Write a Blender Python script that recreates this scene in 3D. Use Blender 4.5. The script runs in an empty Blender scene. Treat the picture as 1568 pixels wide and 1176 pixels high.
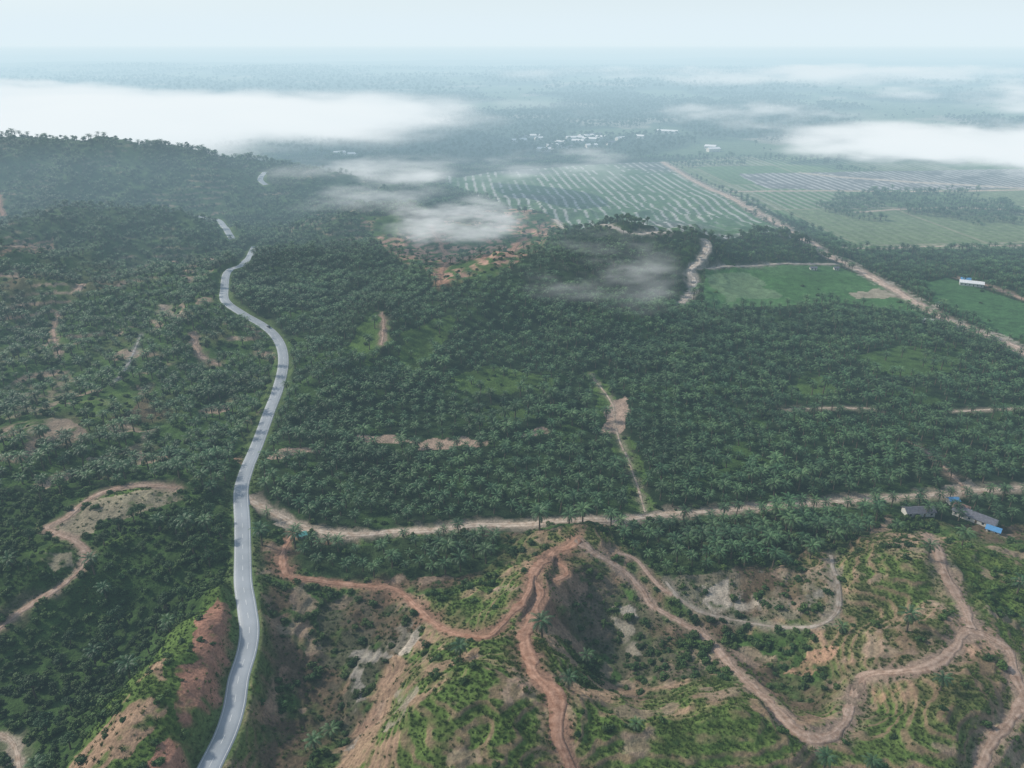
import bpy, math, numpy as np, random
from mathutils import Vector
rs = np.random.RandomState(7)
random.seed(7)
scene = bpy.context.scene
# ------------------------------------------------------------------ camera survey
CAMZ = 230.0
PITCH = math.radians(23.55)
FPX = 1193.0
cp, sp = math.cos(PITCH), math.sin(PITCH)
def ray(px, py):
    dx = (px-784.0)/FPX; dy = -(py-588.0)/FPX
    return np.array([dx, cp+dy*sp, -sp+dy*cp])
def gp(px, py, z=0.0):
    d = ray(px, py); t = (z-CAMZ)/d[2]
    return d[0]*t, d[1]*t
# ------------------------------------------------------------------ noise
def _h(ix, iy, s):
    n = (ix.astype(np.int64)*374761393 + iy.astype(np.int64)*668265263 + s*1442695041) & 0xffffffff
    n = ((n ^ (n >> 13))*1274126177) & 0xffffffff
    n = n ^ (n >> 16)
    return (n & 0xffff)/65535.0
def vn(x, y, s):
    ix = np.floor(x); iy = np.floor(y); fx = x-ix; fy = y-iy
    fx = fx*fx*fx*(fx*(fx*6-15)+10); fy = fy*fy*fy*(fy*(fy*6-15)+10)
    a = _h(ix, iy, s); b = _h(ix+1, iy, s); c = _h(ix, iy+1, s); d = _h(ix+1, iy+1, s)
    return ((a*(1-fx)+b*fx)*(1-fy)+(c*(1-fx)+d*fx)*fy)*2-1
def fbm(x, y, scale, o=4, s=1):
    x = np.asarray(x, float)/scale; y = np.asarray(y, float)/scale
    r = 0; a = 1; t = 0
    for i in range(o):
        r = r+a*vn(x*0.8-y*0.6+i*17.3, x*0.6+y*0.8+i*9.1, s+i*7); t += a; a *= 0.5
        x, y = x*0.8*2-y*0.6*2, x*0.6*2+y*0.8*2
    return r/t
def ridged(x, y, scale, o=3, s=1):
    x = np.asarray(x, float)/scale; y = np.asarray(y, float)/scale
    r = 0; a = 1; t = 0
    for i in range(o):
        r = r+a*(1-2*np.abs(vn(x+i*5.3, y+i*8.1, s+i*7))); t += a; a *= 0.5
        x, y = (x*0.8-y*0.6)*2, (x*0.6+y*0.8)*2
    return r/t
def sst(a, b, x):
    t = np.clip((x-a)/(b-a), 0, 1); return t*t*(3-2*t)
# ------------------------------------------------------------------ height field
HILLS = [ # px, py (visible top), height, sigma_x, sigma_y
 (40,236,74,240,110),(200,240,66,190,100),(-150,232,78,300,130),(330,258,46,130,80),
 (180,322,42,110,50),(80,345,34,110,50),(-100,380,34,120,80),(60,430,22,60,40),(230,420,20,50,35),
 (560,330,26,80,60),(480,395,20,70,50),(800,400,34,85,60),(740,455,18,50,45),(990,350,40,95,55),(1170,365,18,60,45),
 (590,490,20,28,60),(690,500,12,40,50),(300,480,14,40,50),(930,470,14,60,40),(520,560,10,40,40),
 (870,830,11,18,18),(815,900,15,20,20),(805,970,18,22,20),(830,1040,20,24,22),(860,1110,22,27,25),(720,1060,23,30,28),
 (640,1020,12,22,22),(690,1140,20,35,28),(780,1180,19,30,26),
 (1090,1080,22,32,24),(1000,1160,18,30,24),(1180,1160,15,28,22),(1340,890,15,30,22),(1430,865,20,28,24),
 (1480,960,20,28,22),(1390,1010,16,24,20),(1430,1090,20,34,26),(1560,900,16,30,30),(1330,1160,14,28,24),(1560,1050,16,28,24),
 (335,905,13,13,14),(305,960,18,14,16),(268,1020,21,16,18),(225,1090,22,18,18),(175,1160,23,22,20),
 (100,850,11,28,22),(190,750,9,34,26),(80,660,12,50,40),(700,930,7,14,14),(1120,860,5,22,12)]
PITS = [(520,1000,-9,18,30),(560,1090,-8,15,20),(920,960,-8,18,20),(980,1035,-9,18,18),(1180,930,-4,35,18),(1240,1050,-6,14,18),
 (60,1010,-9,32,36),(150,930,-6,24,24),(250,640,-6,40,60),(140,560,-6,50,70)]
HL = [(*gp(a, b, h), h, sx, sy) for (a, b, h, sx, sy) in HILLS]
PL = [(*gp(a, b, 0), h, sx, sy) for (a, b, h, sx, sy) in PITS]
def hilly(x, y):
    fore = 1-sst(330, 372, y)
    left = 1-sst(-140, -60, x+0.00*y)
    cent = (1-sst(60, 240, x-(y-400)*0.25))*sst(380, 520, y)*(1-sst(1150, 1400, y))*0.8
    far = 1-sst(1500, 2100, y)
    return np.clip(np.maximum(np.maximum(fore, left*0.9), cent), 0, 1)*far
def Hbase(x, y):
    x = np.asarray(x, float); y = np.asarray(y, float)
    z = np.zeros(np.broadcast(x, y).shape)
    wx = x+fbm(x, y, 60, 2, 31)*10; wy = y+fbm(x, y, 60, 2, 32)*10
    for (cx, cy, h, sx, sy) in HL:
        z = z+(h*np.exp(-((wx-cx)/sx)**2/2-((wy-cy)/sy)**2/2))**3
    z = np.cbrt(z)
    for (cx, cy, h, sx, sy) in PL:
        z = z+h*np.exp(-((wx-cx)/sx)**2/2-((wy-cy)/sy)**2/2)
    hm = hilly(x, y)
    big = sst(430, 700, y)
    z = z+hm*(ridged(x, y, 85, 3, 5)*(3.0+8.5*big)+ridged(x, y, 230, 2, 9)*9*big+ridged(x, y, 26, 2, 15)*1.9*(1-big))
    z = z+fbm(x, y, 120, 3, 3)*1.0
    z = z+sst(3000, 9000, y)*fbm(x, y, 2600, 3, 77)*45
    return z
def cast(px, py):
    d = ray(px, py)
    t = np.geomspace(150, 9000, 1400)
    g = CAMZ+d[2]*t-Hbase(d[0]*t, d[1]*t)
    i = int(np.argmax(g < 0))
    if g[i] >= 0: i = len(t)-1
    if i == 0: i = 1
    f = g[i-1]/(g[i-1]-g[i]+1e-9); f = min(max(f, 0), 1)
    tt = t[i-1]+(t[i]-t[i-1])*f
    return d[0]*tt, d[1]*tt
def poly(pts): return np.array([cast(*p) for p in pts])
def spline(P, step):
    P = np.asarray(P, float); Q = np.vstack([2*P[0]-P[1], P, 2*P[-1]-P[-2]]); out = []
    for i in range(1, len(Q)-2):
        p0, p1, p2, p3 = Q[i-1], Q[i], Q[i+1], Q[i+2]
        t = np.linspace(0, 1, 24, endpoint=False)[:, None]
        out.append(0.5*((2*p1)+(-p0+p2)*t+(2*p0-5*p1+4*p2-p3)*t**2+(-p0+3*p1-3*p2+p3)*t**3))
    out = np.vstack(out+[P[-1:]])
    for k in range(6): out[1:-1] = (out[:-2]+2*out[1:-1]+out[2:])/4
    s = np.r_[0, np.cumsum(np.hypot(*np.diff(out, axis=0).T))]
    n = max(int(s[-1]/step), 3); q = np.linspace(0, s[-1], n)
    return np.c_[np.interp(q, s, out[:, 0]), np.interp(q, s, out[:, 1])]
SAND = (0.48, 0.39, 0.30); ORNG = (0.37, 0.215, 0.145); PALE = (0.50, 0.44, 0.37); PINK = (0.39, 0.28, 0.21)
ROADS = [ # name, px polyline, width, colour, kind
 ('asphalt', [(300,1215),(325,1165),(345,1120),(358,1080),(366,1040),(378,1000),(382,965),(378,930),(372,890),(372,850),(371,800),(369,750),(378,715),(390,690),(402,660),(413,630),(425,595),(433,560),(432,535),(420,512),(400,497),(372,480),(348,463),(342,447),(345,430),(352,412),(372,396),(385,386),(390,377)], 7.6, None),
 ('asphalt', [(356,366),(348,352),(338,341),(318,333),(298,330)], 7.6, None),
 ('asphalt', [(407,283),(398,271),(406,263)], 8, None),
 ('main', [(376,760),(400,775),(430,790),(455,804),(490,814),(540,818),(600,816),(660,810),(740,803),(830,799),(920,795),(1000,789),(1080,783),(1160,777),(1240,770),(1320,765),(1390,760),(1450,755),(1510,750),(1600,745)], 3.8, SAND),
 ('track', [(892,1215),(875,1170),(858,1130),(856,1105),(858,1085),(848,1060),(820,1030),(808,1000),(804,965),(820,932),(830,905),(815,885),(822,868),(845,852),(872,836),(884,824)], 4.2, ORNG),
 ('track', [(815,880),(808,905),(785,938),(750,965),(720,972),(690,968),(660,950),(635,925),(605,903),(570,895),(520,895),(485,890),(440,880),(432,860),(436,835),(452,812)], 2.6, ORNG),
 ('track', [(884,824),(905,840),(935,862),(962,882),(985,908),(1000,930),(1040,950),(1080,975),(1110,1010),(1140,1040),(1175,1070),(1205,1100),(1235,1125),(1265,1128),(1295,1105),(1310,1060),(1335,1032),(1380,1025),(1430,1015),(1462,995),(1472,972),(1492,965),(1520,980),(1545,1000),(1558,1040),(1566,1075),(1540,1110),(1510,1150),(1492,1215)], 3.2, PINK),
 ('track', [(1420,820),(1440,850),(1455,890),(1475,930),(1490,962)], 3.6, PINK),
 ('track', [(1020,890),(1040,915),(1075,938),(1130,952),(1200,960),(1250,956),(1280,938),(1285,905),(1276,870),(1272,850)], 1.5, (0.36,0.31,0.25)),
 ('track', [(850,888),(868,880),(862,868),(845,858)], 2.2, ORNG),
 ('track', [(945,845),(975,860),(1010,900),(1030,910)], 1.8, PINK),
 ('track', [(-30,985),(5,955),(35,932),(80,905),(115,880),(133,855),(125,832),(95,817),(72,810),(100,795),(135,765),(175,748),(225,742),(270,748)], 2.6, PINK),
 ('track', [(-20,1118),(10,1128),(25,1150),(30,1200)], 2.0, SAND),
 ('trail', [(958,692),(968,720),(978,750),(988,784)], 0.8, SAND),
 ('trail', [(905,572),(925,600),(940,625),(943,655),(955,690)], 0.8, SAND),
 ('track', [(1040,468),(1056,450),(1062,430),(1056,412),(1076,395),(1084,375),(1078,366)], 5.5, PALE),
 ('track', [(1062,410),(1130,408),(1280,404)], 2.6, PALE),
 ('big', [(1015,248),(1060,275),(1110,298),(1160,325),(1205,350),(1250,378),(1300,405),(1350,432),(1400,462),(1440,485),(1490,505),(1530,520),(1600,556)], 9, (0.50,0.39,0.31)),
 ('track', [(1120,293),(1260,292),(1400,293),(1600,290)], 7, SAND),
 ('track', [(1230,265),(1300,272),(1420,280),(1600,290)], 9, PALE),
 ('track', [(1300,325),(1450,318),(1600,322)], 4, SAND),
 ('track', [(1285,378),(1400,378),(1600,375)], 4.0, SAND),
 ('track', [(1205,627),(1270,624),(1340,626)], 1.8, SAND),
 ('track', [(1460,630),(1510,627),(1600,624)], 1.8, SAND),
 ('track', [(1470,425),(1520,440),(1600,470)], 5, PINK),
 ('track', [(850,336),(930,345),(1020,356)], 5, PALE),
 ('track', [(1400,680),(1430,700),(1470,740),(1475,756)], 1.6, PINK),
 ('trail', [(585,478),(588,500),(584,528)], 2, PINK),
 ('track', [(120,445),(150,432),(178,420)], 5, PINK),
 ('track', [(200,415),(230,404),(290,399),(330,398)], 3, PINK),
 ('track', [(250,468),(258,482),(275,485)], 4, SAND),
 ('track', [(295,508),(305,540),(335,558)], 3, PINK),
 ('track', [(660,345),(690,395),(672,425),(690,428)], 4, ORNG),
 ('track', [(740,395),(790,375),(835,350)], 5, ORNG),
 ('trail', [(90,478),(82,510),(92,545)], 2, PINK),
 ('trail', [(215,512),(200,550),(175,585)], 1.5, (0.36,0.35,0.32)),
 ('track', [(-20,380),(40,376),(75,380)], 4, PINK),
 ('track', [(-5,295),(5,330)], 4, ORNG),
]
RD = []
for (k, pts, w, col) in ROADS:
    P = spline(poly(pts), 2.0)
    z = Hbase(P[:, 0], P[:, 1])
    it = 260 if k == 'asphalt' else 40
    for _ in range(it): z[1:-1] = (z[:-2]+2*z[1:-1]+z[2:])/4
    RD.append((k, P, z, w, col))
# ------------------------------------------------------------------ terrain grid
ys = [110.0]
while ys[-1] < 2500: ys.append(ys[-1]*1.003)
while ys[-1] < 62000: ys.append(ys[-1]*1.02)
ys = np.array(ys); NC = 1120; tm = 0.92
ts = np.linspace(-tm, tm, NC)
Y, T = np.meshgrid(ys, ts, indexing='ij'); X = T*(Y+80.0)
NR = len(ys)
Z = Hbase(X, Y); Z0 = Z.copy()
x = X.ravel(); y = Y.ravel(); z = Z.ravel()
def inside(P, qx, qy):
    r = np.zeros(qx.shape, bool); n = len(P)
    bb = (qx > P[:,0].min())&(qx < P[:,0].max())&(qy > P[:,1].min())&(qy < P[:,1].max())
    ii = np.nonzero(bb)[0]; ax = qx[ii]; ay = qy[ii]; c = np.zeros(len(ii), bool)
    for i in range(n):
        x1, y1 = P[i]; x2, y2 = P[(i+1) % n]
        if y1 == y2: continue
        c ^= ((y1 > ay) != (y2 > ay)) & (ax < (x2-x1)*(ay-y1)/(y2-y1)+x1)
    r[ii] = c
    return r
wxn = x+fbm(x, y, 14, 3, 51)*6; wyn = y+fbm(x, y, 14, 3, 52)*7
def reg(pts, warp=True):
    P = poly(pts)
    return inside(P, wxn if warp else x, wyn if warp else y)
# fine relief
slope_amp = hilly(x, y)
z = z+slope_amp*fbm(x, y, 9, 3, 61)*1.2*(y < 1500)
tz = z.copy()
# terraces on planted hills
near_fore = (1-sst(330, 380, y))*(x > -95)
tph = 2*np.pi*(z+fbm(x,y,30,2,8)*1.0)/1.9
z = z+near_fore*np.sin(tph)*0.36
# road cuttings
n = len(x)
rdist = np.full(n, 1e3, np.float32); rz = np.zeros(n, np.float32); rw = np.ones(n, np.float32)
rcol = np.zeros((n, 3), np.float32)
for (k, P, pz, w, col) in RD:
    R = w/2+9
    sel = np.nonzero((x > P[:,0].min()-R)&(x < P[:,0].max()+R)&(y > P[:,1].min()-R)&(y < P[:,1].max()+R))[0]
    if not len(sel): continue
    step = 4
    for i in range(0, len(P)-1, step):
        j = min(i+step, len(P)-1)
        a = P[i]; b = P[j]
        ss = sel[(x[sel] > min(a[0],b[0])-R)&(x[sel] < max(a[0],b[0])+R)&(y[sel] > min(a[1],b[1])-R)&(y[sel] < max(a[1],b[1])+R)]
        if not len(ss): continue
        ab = b-a; L = ab@ab+1e-9
        t = np.clip(((x[ss]-a[0])*ab[0]+(y[ss]-a[1])*ab[1])/L, 0, 1)
        d = np.hypot(x[ss]-a[0]-t*ab[0], y[ss]-a[1]-t*ab[1])-w/2
        m = d < rdist[ss]; q = ss[m]
        rdist[q] = d[m]; rz[q] = (pz[i]+(pz[j]-pz[i])*t)[m]; rw[q] = w
        rcol[q] = col if col else (0.12, 0.17, 0.06)
fl = 1-sst(1.2, 6.0, rdist)
z = z*(1-fl)+(rz-0.22)*fl
# ------------------------------------------------------------------ ground colours
def C(*c): return np.array(c)[None, :]
def mix(a, b, m): return a*(1-m[:, None])+b*m[:, None]
n1 = fbm(x, y, 18, 4, 11); n2 = fbm(x, y, 70, 3, 12); n3 = fbm(x, y, 5, 3, 13); n4 = fbm(x, y, 260, 4, 14)
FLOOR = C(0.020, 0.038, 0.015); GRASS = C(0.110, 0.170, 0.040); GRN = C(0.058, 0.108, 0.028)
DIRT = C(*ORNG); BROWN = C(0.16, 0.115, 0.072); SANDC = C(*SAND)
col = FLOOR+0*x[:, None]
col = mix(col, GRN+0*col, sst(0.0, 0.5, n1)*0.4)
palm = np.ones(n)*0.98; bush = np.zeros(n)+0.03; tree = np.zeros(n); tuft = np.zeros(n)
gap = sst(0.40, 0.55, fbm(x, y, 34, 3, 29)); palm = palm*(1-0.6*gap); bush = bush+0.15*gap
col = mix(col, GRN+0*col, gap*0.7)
def setv(m, p=0, b=0, t=0, g=0):
    palm[m] = p; bush[m] = b; tree[m] = t; tuft[m] = g
# left young-plantation slopes
left = reg([(-600,400),(-600,760),(300,740),(362,730),(375,690),(400,620),(425,560),(415,515),(340,470),(330,440),(335,400),(200,390),(0,395)])
setv(left, 0.5, 0.30, 0, 0)
lop = sst(0.0, 0.5, fbm(x, y, 55, 3, 24))
palm = np.where(left, 0.92-0.5*lop, palm); bush = np.where(left, 0.30-0.08*lop, bush)
col = mix(col, mix(GRN*1.1+0*col, BROWN*0.9+0*col, sst(-0.1, 0.6, n2)), left*0.85)
tl = np.abs(np.sin(np.pi*(tz+n2*2)/6.0)); terr = sst(0.82, 0.95, tl)*sst(0.0, 0.3, fbm(x, y, 45, 3, 21))
col = mix(col, C(*PINK)*0.85+0*col, left*terr*0.85)
palm[left & (terr > 0.4)] = 0; bush[left & (terr > 0.4)] = 0.1
# far-left forest ridge
ridge = reg([(-900,215),(0,215),(420,215),(430,300),(330,325),(300,330),(340,350),(355,385),(330,398),(0,395),(-900,400)], False)
ridge |= (x < -180)&(y > 900)&(y < 1700)&(z > 14)
setv(ridge, 0.6, 0.2, 0.25, 0)
col = mix(col, C(0.055,0.095,0.035)+0*col, ridge*0.7)
rb = ridge*sst(0.1, 0.4, fbm(x, y, 60, 3, 25)); palm = palm*(1-0.8*rb); tree = tree*(1-0.7*rb)
col = mix(col, C(*PINK)*0.7+0*col, ridge*terr*0.6)
# centre hills: mix palm and wood
dark = reg([(840,420),(880,350),(960,335),(1070,350),(1060,400),(1050,460),(940,450),(860,440)])
dark |= reg([(1090,372),(1200,352),(1270,395),(1270,403),(1090,405)])
setv(dark, 0.25, 0.1, 0.55, 0)
# foreground
fore = reg([(388,800),(440,822),(560,826),(760,812),(880,808),(950,800),(1330,785),(1420,800),(1700,800),(1900,1400),(200,1400),(385,1000),(392,900)])
rel = Z0.ravel()
gr = sst(3.0, 9.0, rel+n1*4)
setv(fore, 0.03, 0, 0, 0)
bush[fore] = (0.02+0.50*(1-gr)*sst(-0.3, 0.3, n1+n2*0.5)+0.26*(n1-n2*0.4 > 0.30))[fore]
tuft[fore] = (0.35+0.60*gr)[fore]
fc = mix(BROWN*0.8+0*col, GRN+0*col, sst(-0.30, 0.15, n1))
fc = mix(fc, mix(GRASS+0*col, C(0.145,0.14,0.058)+0*col, sst(0.05, 0.55, n2)), gr*0.9)
tf = np.sin(tph+0.6)
tline = gr*sst(0.35, 0.85, tf)*sst(-0.55, 0.0, n2+0.5*n3)
fc = mix(fc, C(0.22,0.15,0.095)+0*col, tline*0.85)
tuft[fore & (tline > 0.3)] *= 0.10
# erosion streaks
gy, gx = np.gradient(Z0)
dzdy = gy/np.gradient(Y, axis=0); dzdx = gx/np.gradient(X, axis=1)
slope = np.hypot(dzdx, dzdy).ravel()
ero = sst(0.38, 0.64, slope+n1*0.35)*sst(-0.1, 0.3, fbm(x, y, 10, 4, 23)+0.1)
fc = mix(fc, C(0.32,0.205,0.14)+0*col, ero*0.85)
sp_ = sst(0.28, 0.43, fbm(x, y, 13, 5, 27)); fc = mix(fc, C(0.30,0.215,0.155)+0*col, sp_*0.75)
ero = np.maximum(ero, sp_)
col = mix(col, fc, fore*1.0)
bush[fore & (ero > 0.5)] *= 0.12; tuft[fore & (ero > 0.5)] *= 0.12
# lower left jungle
ll = reg([(-600,765),(-600,1400),(300,1400),(345,1140),(372,1010),(364,900),(362,760),(300,750)])
op = sst(0.15, 0.4, fbm(x, y, 32, 3, 28))
setv(ll, 0.05, 0.62, 0.22, 0.0)
col = mix(col, GRN*0.85+0*col, ll*0.8); bush = np.where(ll, 0.62-0.25*op, bush); tree = np.where(ll, 0.38*(1-op)+.04, tree); tuft = np.where(ll & (op > .3), 0.8, tuft)
lg = ll*sst(8, 12, rel+n1*5)
col = mix(col, GRASS*0.95+0*col, lg*0.9); bush = np.where(lg > 0.5, 0.22, bush); tree = np.where(lg > 0.5, 0, tree); tuft = np.where(lg > 0.5, 0.9, tuft)
# explicit patches -------------------------------------------------
def patch(pts, c, m=1.0, p=0, b=0, t=0, g=0, lo=-9., hi=-8.):
    global col
    r = reg(pts); w = r*m*sst(lo, hi, n3+n1)
    col = mix(col, C(*c)+0*col, w); s = r & (w > 0.3*m); setv(s, p, b, t, g)
    return r
GY = (0.088,0.150,0.036)
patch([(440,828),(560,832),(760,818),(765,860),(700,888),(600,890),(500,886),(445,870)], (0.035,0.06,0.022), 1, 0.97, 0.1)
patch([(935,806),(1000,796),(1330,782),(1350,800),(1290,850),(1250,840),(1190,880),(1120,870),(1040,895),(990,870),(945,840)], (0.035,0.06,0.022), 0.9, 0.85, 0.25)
patch([(620,505),(690,480),(700,500),(660,540),(640,575),(615,560)], GY, 0.7, 0.3, .1, 0, .3)
patch([(690,575),(760,562),(840,575),(850,592),(780,602),(700,600)], GY, 0.7, 0.3, .15, 0, .3)
patch([(545,500),(590,478),(605,520),(560,560),(540,540)], GY, 0.8, 0.4, .1, 0, .3)
patch([(897,570),(912,566),(952,630),(925,640)], GY, 0.9, 0, .1, 0, .3)
patch([(940,668),(965,668),(1006,782),(972,784)], GY, 0.9, 0, .03, 0, .3)
patch([(1200,590),(1260,575),(1290,600),(1230,612)], GY, 0.6, .35, .2)
patch([(1040,590),(1100,580),(1130,600),(1060,612)], GY, 0.5, .5, .2)
patch([(730,625),(790,615),(830,640),(760,648)], GY, 0.5, .5, .2)
patch([(120,615),(200,590),(215,620),(160,650),(110,640)], GY, 0.8, .25, .2)
patch([(20,590),(110,570),(120,600),(60,640),(10,640)], (0.22,0.18,0.125), 0.8, .25, .1, lo=-.2, hi=.3)
patch([(20,660),(90,640),(130,655),(60,690)], (0.24,0.19,0.135), 0.7, .25, .1, lo=-.1, hi=.3)
patch([(940,612),(955,606),(962,640),(958,665),(925,664),(928,645)], PINK, 1.0)
patch([(545,668),(600,664),(622,676),(580,678),(546,676)], PINK, .9, lo=-.7, hi=-.2)
patch([(620,674),(690,670),(750,670),(745,684),(640,688)], PINK, .9, lo=-.4, hi=.1)
patch([(796,662),(820,656),(840,664),(815,671),(796,670)], PINK, .9, lo=-.7, hi=-.2)
patch([(405,694),(440,684),(500,688),(470,696),(410,702)], PINK, .9, lo=-.4, hi=.1)
patch([(130,700),(180,694),(250,698),(240,708),(140,710)], PINK, .9, lo=-.4, hi=.1)
patch([(370,695),(384,680),(392,690),(372,712),(362,708)], ORNG, .9)
patch([(430,790),(455,795),(480,812),(450,815),(428,800)], SAND, .9)
patch([(1440,745),(1480,735),(1500,752),(1450,760)], SAND, .8)
patch([(100,800),(150,762),(270,745),(285,765),(210,782),(150,800),(140,822),(105,818)], (0.30,0.245,0.17), .85, 0,.05,0,.2, lo=-.6, hi=.1)
patch([(70,845),(110,838),(118,860),(85,880)], (0.30,0.245,0.17), .8, lo=-.4, hi=.1)
# red cut bank by road, lower left
patch([(325,915),(345,930),(362,985),(350,1050),(320,1120),(290,1176),(255,1215),(225,1190),(262,1110),(284,1030),(298,960)], (0.33,0.165,0.115), .95, 0,.06,0,.1, lo=-.8, hi=-.1)
patch([(220,1035),(265,1005),(255,1080),(195,1160),(130,1200),(115,1150),(180,1085)], (0.32,0.20,0.135), .9, 0,.08,0,.2, lo=-.5, hi=.0)
# dry mud basins
MUD = (0.38,0.33,0.265)
patch([(600,960),(630,958),(640,980),(610,998),(592,985)], MUD, .9, lo=-.7, hi=-.1)
patch([(500,905),(580,915),(640,960),(600,1000),(560,1060),(530,1150),(495,1120),(488,1000)], (0.085,0.075,0.052), .8, 0,.14,0,.4, lo=-.6, hi=.0)
patch([(540,985),(575,975),(600,1000),(560,1020),(552,1080),(545,1140),(520,1150),(538,1060)], (0.27,0.24,0.20), .8, lo=.0, hi=.4)
patch([(600,1060),(640,1050),(625,1090),(590,1120)], (0.28,0.23,0.18), .8, lo=-.4, hi=.2)
patch([(1060,880),(1120,870),(1180,885),(1280,870),(1285,940),(1200,955),(1120,948),(1060,930),(1020,905)], (0.19,0.16,0.115), .8, 0,.14,0,.35, lo=-.5, hi=.1)
patch([(1070,890),(1110,885),(1120,930),(1090,935),(1065,915)], MUD, .9, lo=-.5, hi=.1)
patch([(1150,880),(1165,885),(1170,935),(1130,940),(1120,915)], MUD, .9, lo=-.5, hi=.1)
patch([(1210,915),(1260,905),(1262,930),(1220,940)], (0.26,0.24,0.20), .8, lo=-.3, hi=.2)
patch([(850,870),(900,850),(990,930),(1060,1000),(1090,1050),(1010,1050),(920,1010),(850,960)], (0.10,0.085,0.058), .8, 0,.34,0,.4, lo=-.4, hi=.2)
patch([(930,925),(970,922),(975,945),(945,945)], MUD, .9, lo=-.6, hi=-.1)
patch([(930,950),(960,955),(990,1000),(960,1000)], (0.3,0.26,0.2), .8, lo=-.1, hi=.4)
patch([(1225,1000),(1290,990),(1270,1030),(1200,1040)], ORNG, .8, 0,.0,0,.2, lo=-.4, hi=.2)
patch([(790,850),(860,835),(900,900),(850,960),(800,1000),(790,940),(810,890)], (0.33,0.205,0.14), .7, 0,.05,0,.3, lo=-.3, hi=.3)
patch([(760,1000),(800,990),(850,1060),(900,1180),(800,1190),(820,1100)], (0.31,0.20,0.14), .7, 0,.05,0,.4, lo=-.05, hi=.5)
patch([(1330,1035),(1400,1030),(1370,1070),(1310,1120)], ORNG, .6, 0,.05,0,.4, lo=-.3, hi=.3)
patch([(1430,940),(1500,950),(1560,990),(1500,1010),(1440,990)], (0.33,0.21,0.15), .8, 0,.0,0,.2, lo=-.4, hi=.2)
patch([(1330,830),(1410,800),(1440,900),(1450,960),(1380,940),(1300,900)], (0.32,0.215,0.155), .5, 0.03,.05,0,.5, lo=.1, hi=.5)
patch([(600,905),(660,920),(700,965),(660,975),(620,940)], (0.33,0.21,0.15), .6, 0,.05,0,.4, lo=-.1, hi=.4)
# orange terraces of the earthworks
ew = reg([(550,334),(640,340),(700,328),(790,314),(850,328),(870,350),(800,395),(750,430),(690,440),(650,412),(595,390)])
tl2 = sst(0.45, 0.8, np.abs(np.sin(np.pi*(tz+n1*1.2)/3.2)))*sst(-0.7, 0.0, n2+n1*0.8)
col = mix(col, GRN*1.1+0*col, ew*0.8); col = mix(col, C(0.42,0.245,0.18)+0*col, ew*tl2*0.9)
setv(ew, 0.08, 0.12, 0.01, 0)
ew2 = reg([(-50,360),(80,365),(85,385),(0,392),(-50,390)])
col = mix(col, DIRT+0*col, ew2*tl2*0.8)
# valley floor fields ------------------------------------------------
hd = math.radians(-4.8)
u = x*math.cos(hd)-y*math.sin(hd)
v = x*math.sin(hd)+y*math.cos(hd)
f1 = reg([(672,268),(760,262),(940,250),(1018,248),(1200,355),(1100,366),(1010,356),(850,336),(780,320),(700,292)], False)
s1 = sst(0.84, 0.95, np.abs(np.sin(np.pi*(u+n2*1.5)/15.0)))*sst(-0.6, 0.1, fbm(u*6, v, 130, 2, 41)+0.1)*(fbm(x,y,30,2,44) > -0.35)
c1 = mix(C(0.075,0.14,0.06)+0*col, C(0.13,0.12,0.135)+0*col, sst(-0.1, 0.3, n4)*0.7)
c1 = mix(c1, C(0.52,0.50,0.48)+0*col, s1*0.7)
c1 = mix(c1, C(0.08,0.14,0.05)+0*col, sst(0.955, 0.985, np.abs((v/150) % 1-0.5)*2)*0.8)
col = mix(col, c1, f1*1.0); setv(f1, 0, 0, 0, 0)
f2 = reg([(1020,248),(1120,240),(1600,240),(1600,380),(1300,378),(1240,350),(1100,290)], False)
blk = vn(np.floor(u/170)*3.1, np.floor(v/230)*2.7, 5)
s2 = sst(0.7, 0.9, np.abs(np.sin(np.pi*(u+n2*1.5)/15.0)))
c2 = mix(C(0.08,0.155,0.05)+0*col, C(0.14,0.185,0.085)+0*col, sst(-0.2, 0.4, blk))
c2 = mix(c2, C(0.42,0.39,0.34)+0*col, s2*(0.2+0.8*sst(-0.2, 0.2, vn(np.floor(u/170)*1.7, np.floor(v/230)*5.1, 9)))*0.5)
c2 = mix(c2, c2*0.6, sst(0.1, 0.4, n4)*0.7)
edge = sst(0.97, 0.99, np.maximum(np.abs((u/170) % 1-0.5), np.abs((v/230) % 1-0.5))*2)
c2 = mix(c2, SANDC*0.8+0*col, edge*0.5)
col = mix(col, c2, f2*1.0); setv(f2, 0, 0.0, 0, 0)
pp = f2 & (n4+n2*0.4 > 0.12); palm[pp] = 0.6; tree[pp] = 0.1
f2c = reg([(1130,266),(1600,258),(1600,289),(1300,292),(1170,288)])
col = mix(col, mix(C(0.15,0.14,0.15)+0*col, C(0.52,0.50,0.48)+0*col, s2*0.7*sst(-.7,.1,n1+n2)), f2c*0.9); setv(f2c)
f3 = reg([(1078,415),(1150,410),(1280,407),(1385,443),(1440,490),(1400,478),(1280,462),(1190,470),(1078,470)], False)
col = mix(col, mix(C(0.085,0.175,0.065)+0*col, C(0.06,0.14,0.045)+0*col, sst(-0.3, 0.3, n2)), f3*1.0); setv(f3, 0, 0.01)
f3b = reg([(1082,420),(1150,417),(1200,455),(1110,462)])
col = mix(col, C(0.14,0.205,0.11)+0*col, f3b*0.8)
f3c = reg([(1295,448),(1350,442),(1375,455),(1310,456)])
col = mix(col, SANDC*0.8+0*col, f3c*0.8)
f4 = reg([(1400,438),(1450,425),(1600,475),(1600,525),(1540,515),(1440,470)], False)
col = mix(col, C(0.06,0.14,0.05)+0*col, f4*0.9); setv(f4, 0, 0.01)
g5 = reg([(1310,545),(1420,520),(1500,535),(1440,575),(1340,575)])
col = mix(col, GRN*1.2+0*col, g5*0.7); palm[g5] = 0.45
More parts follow.
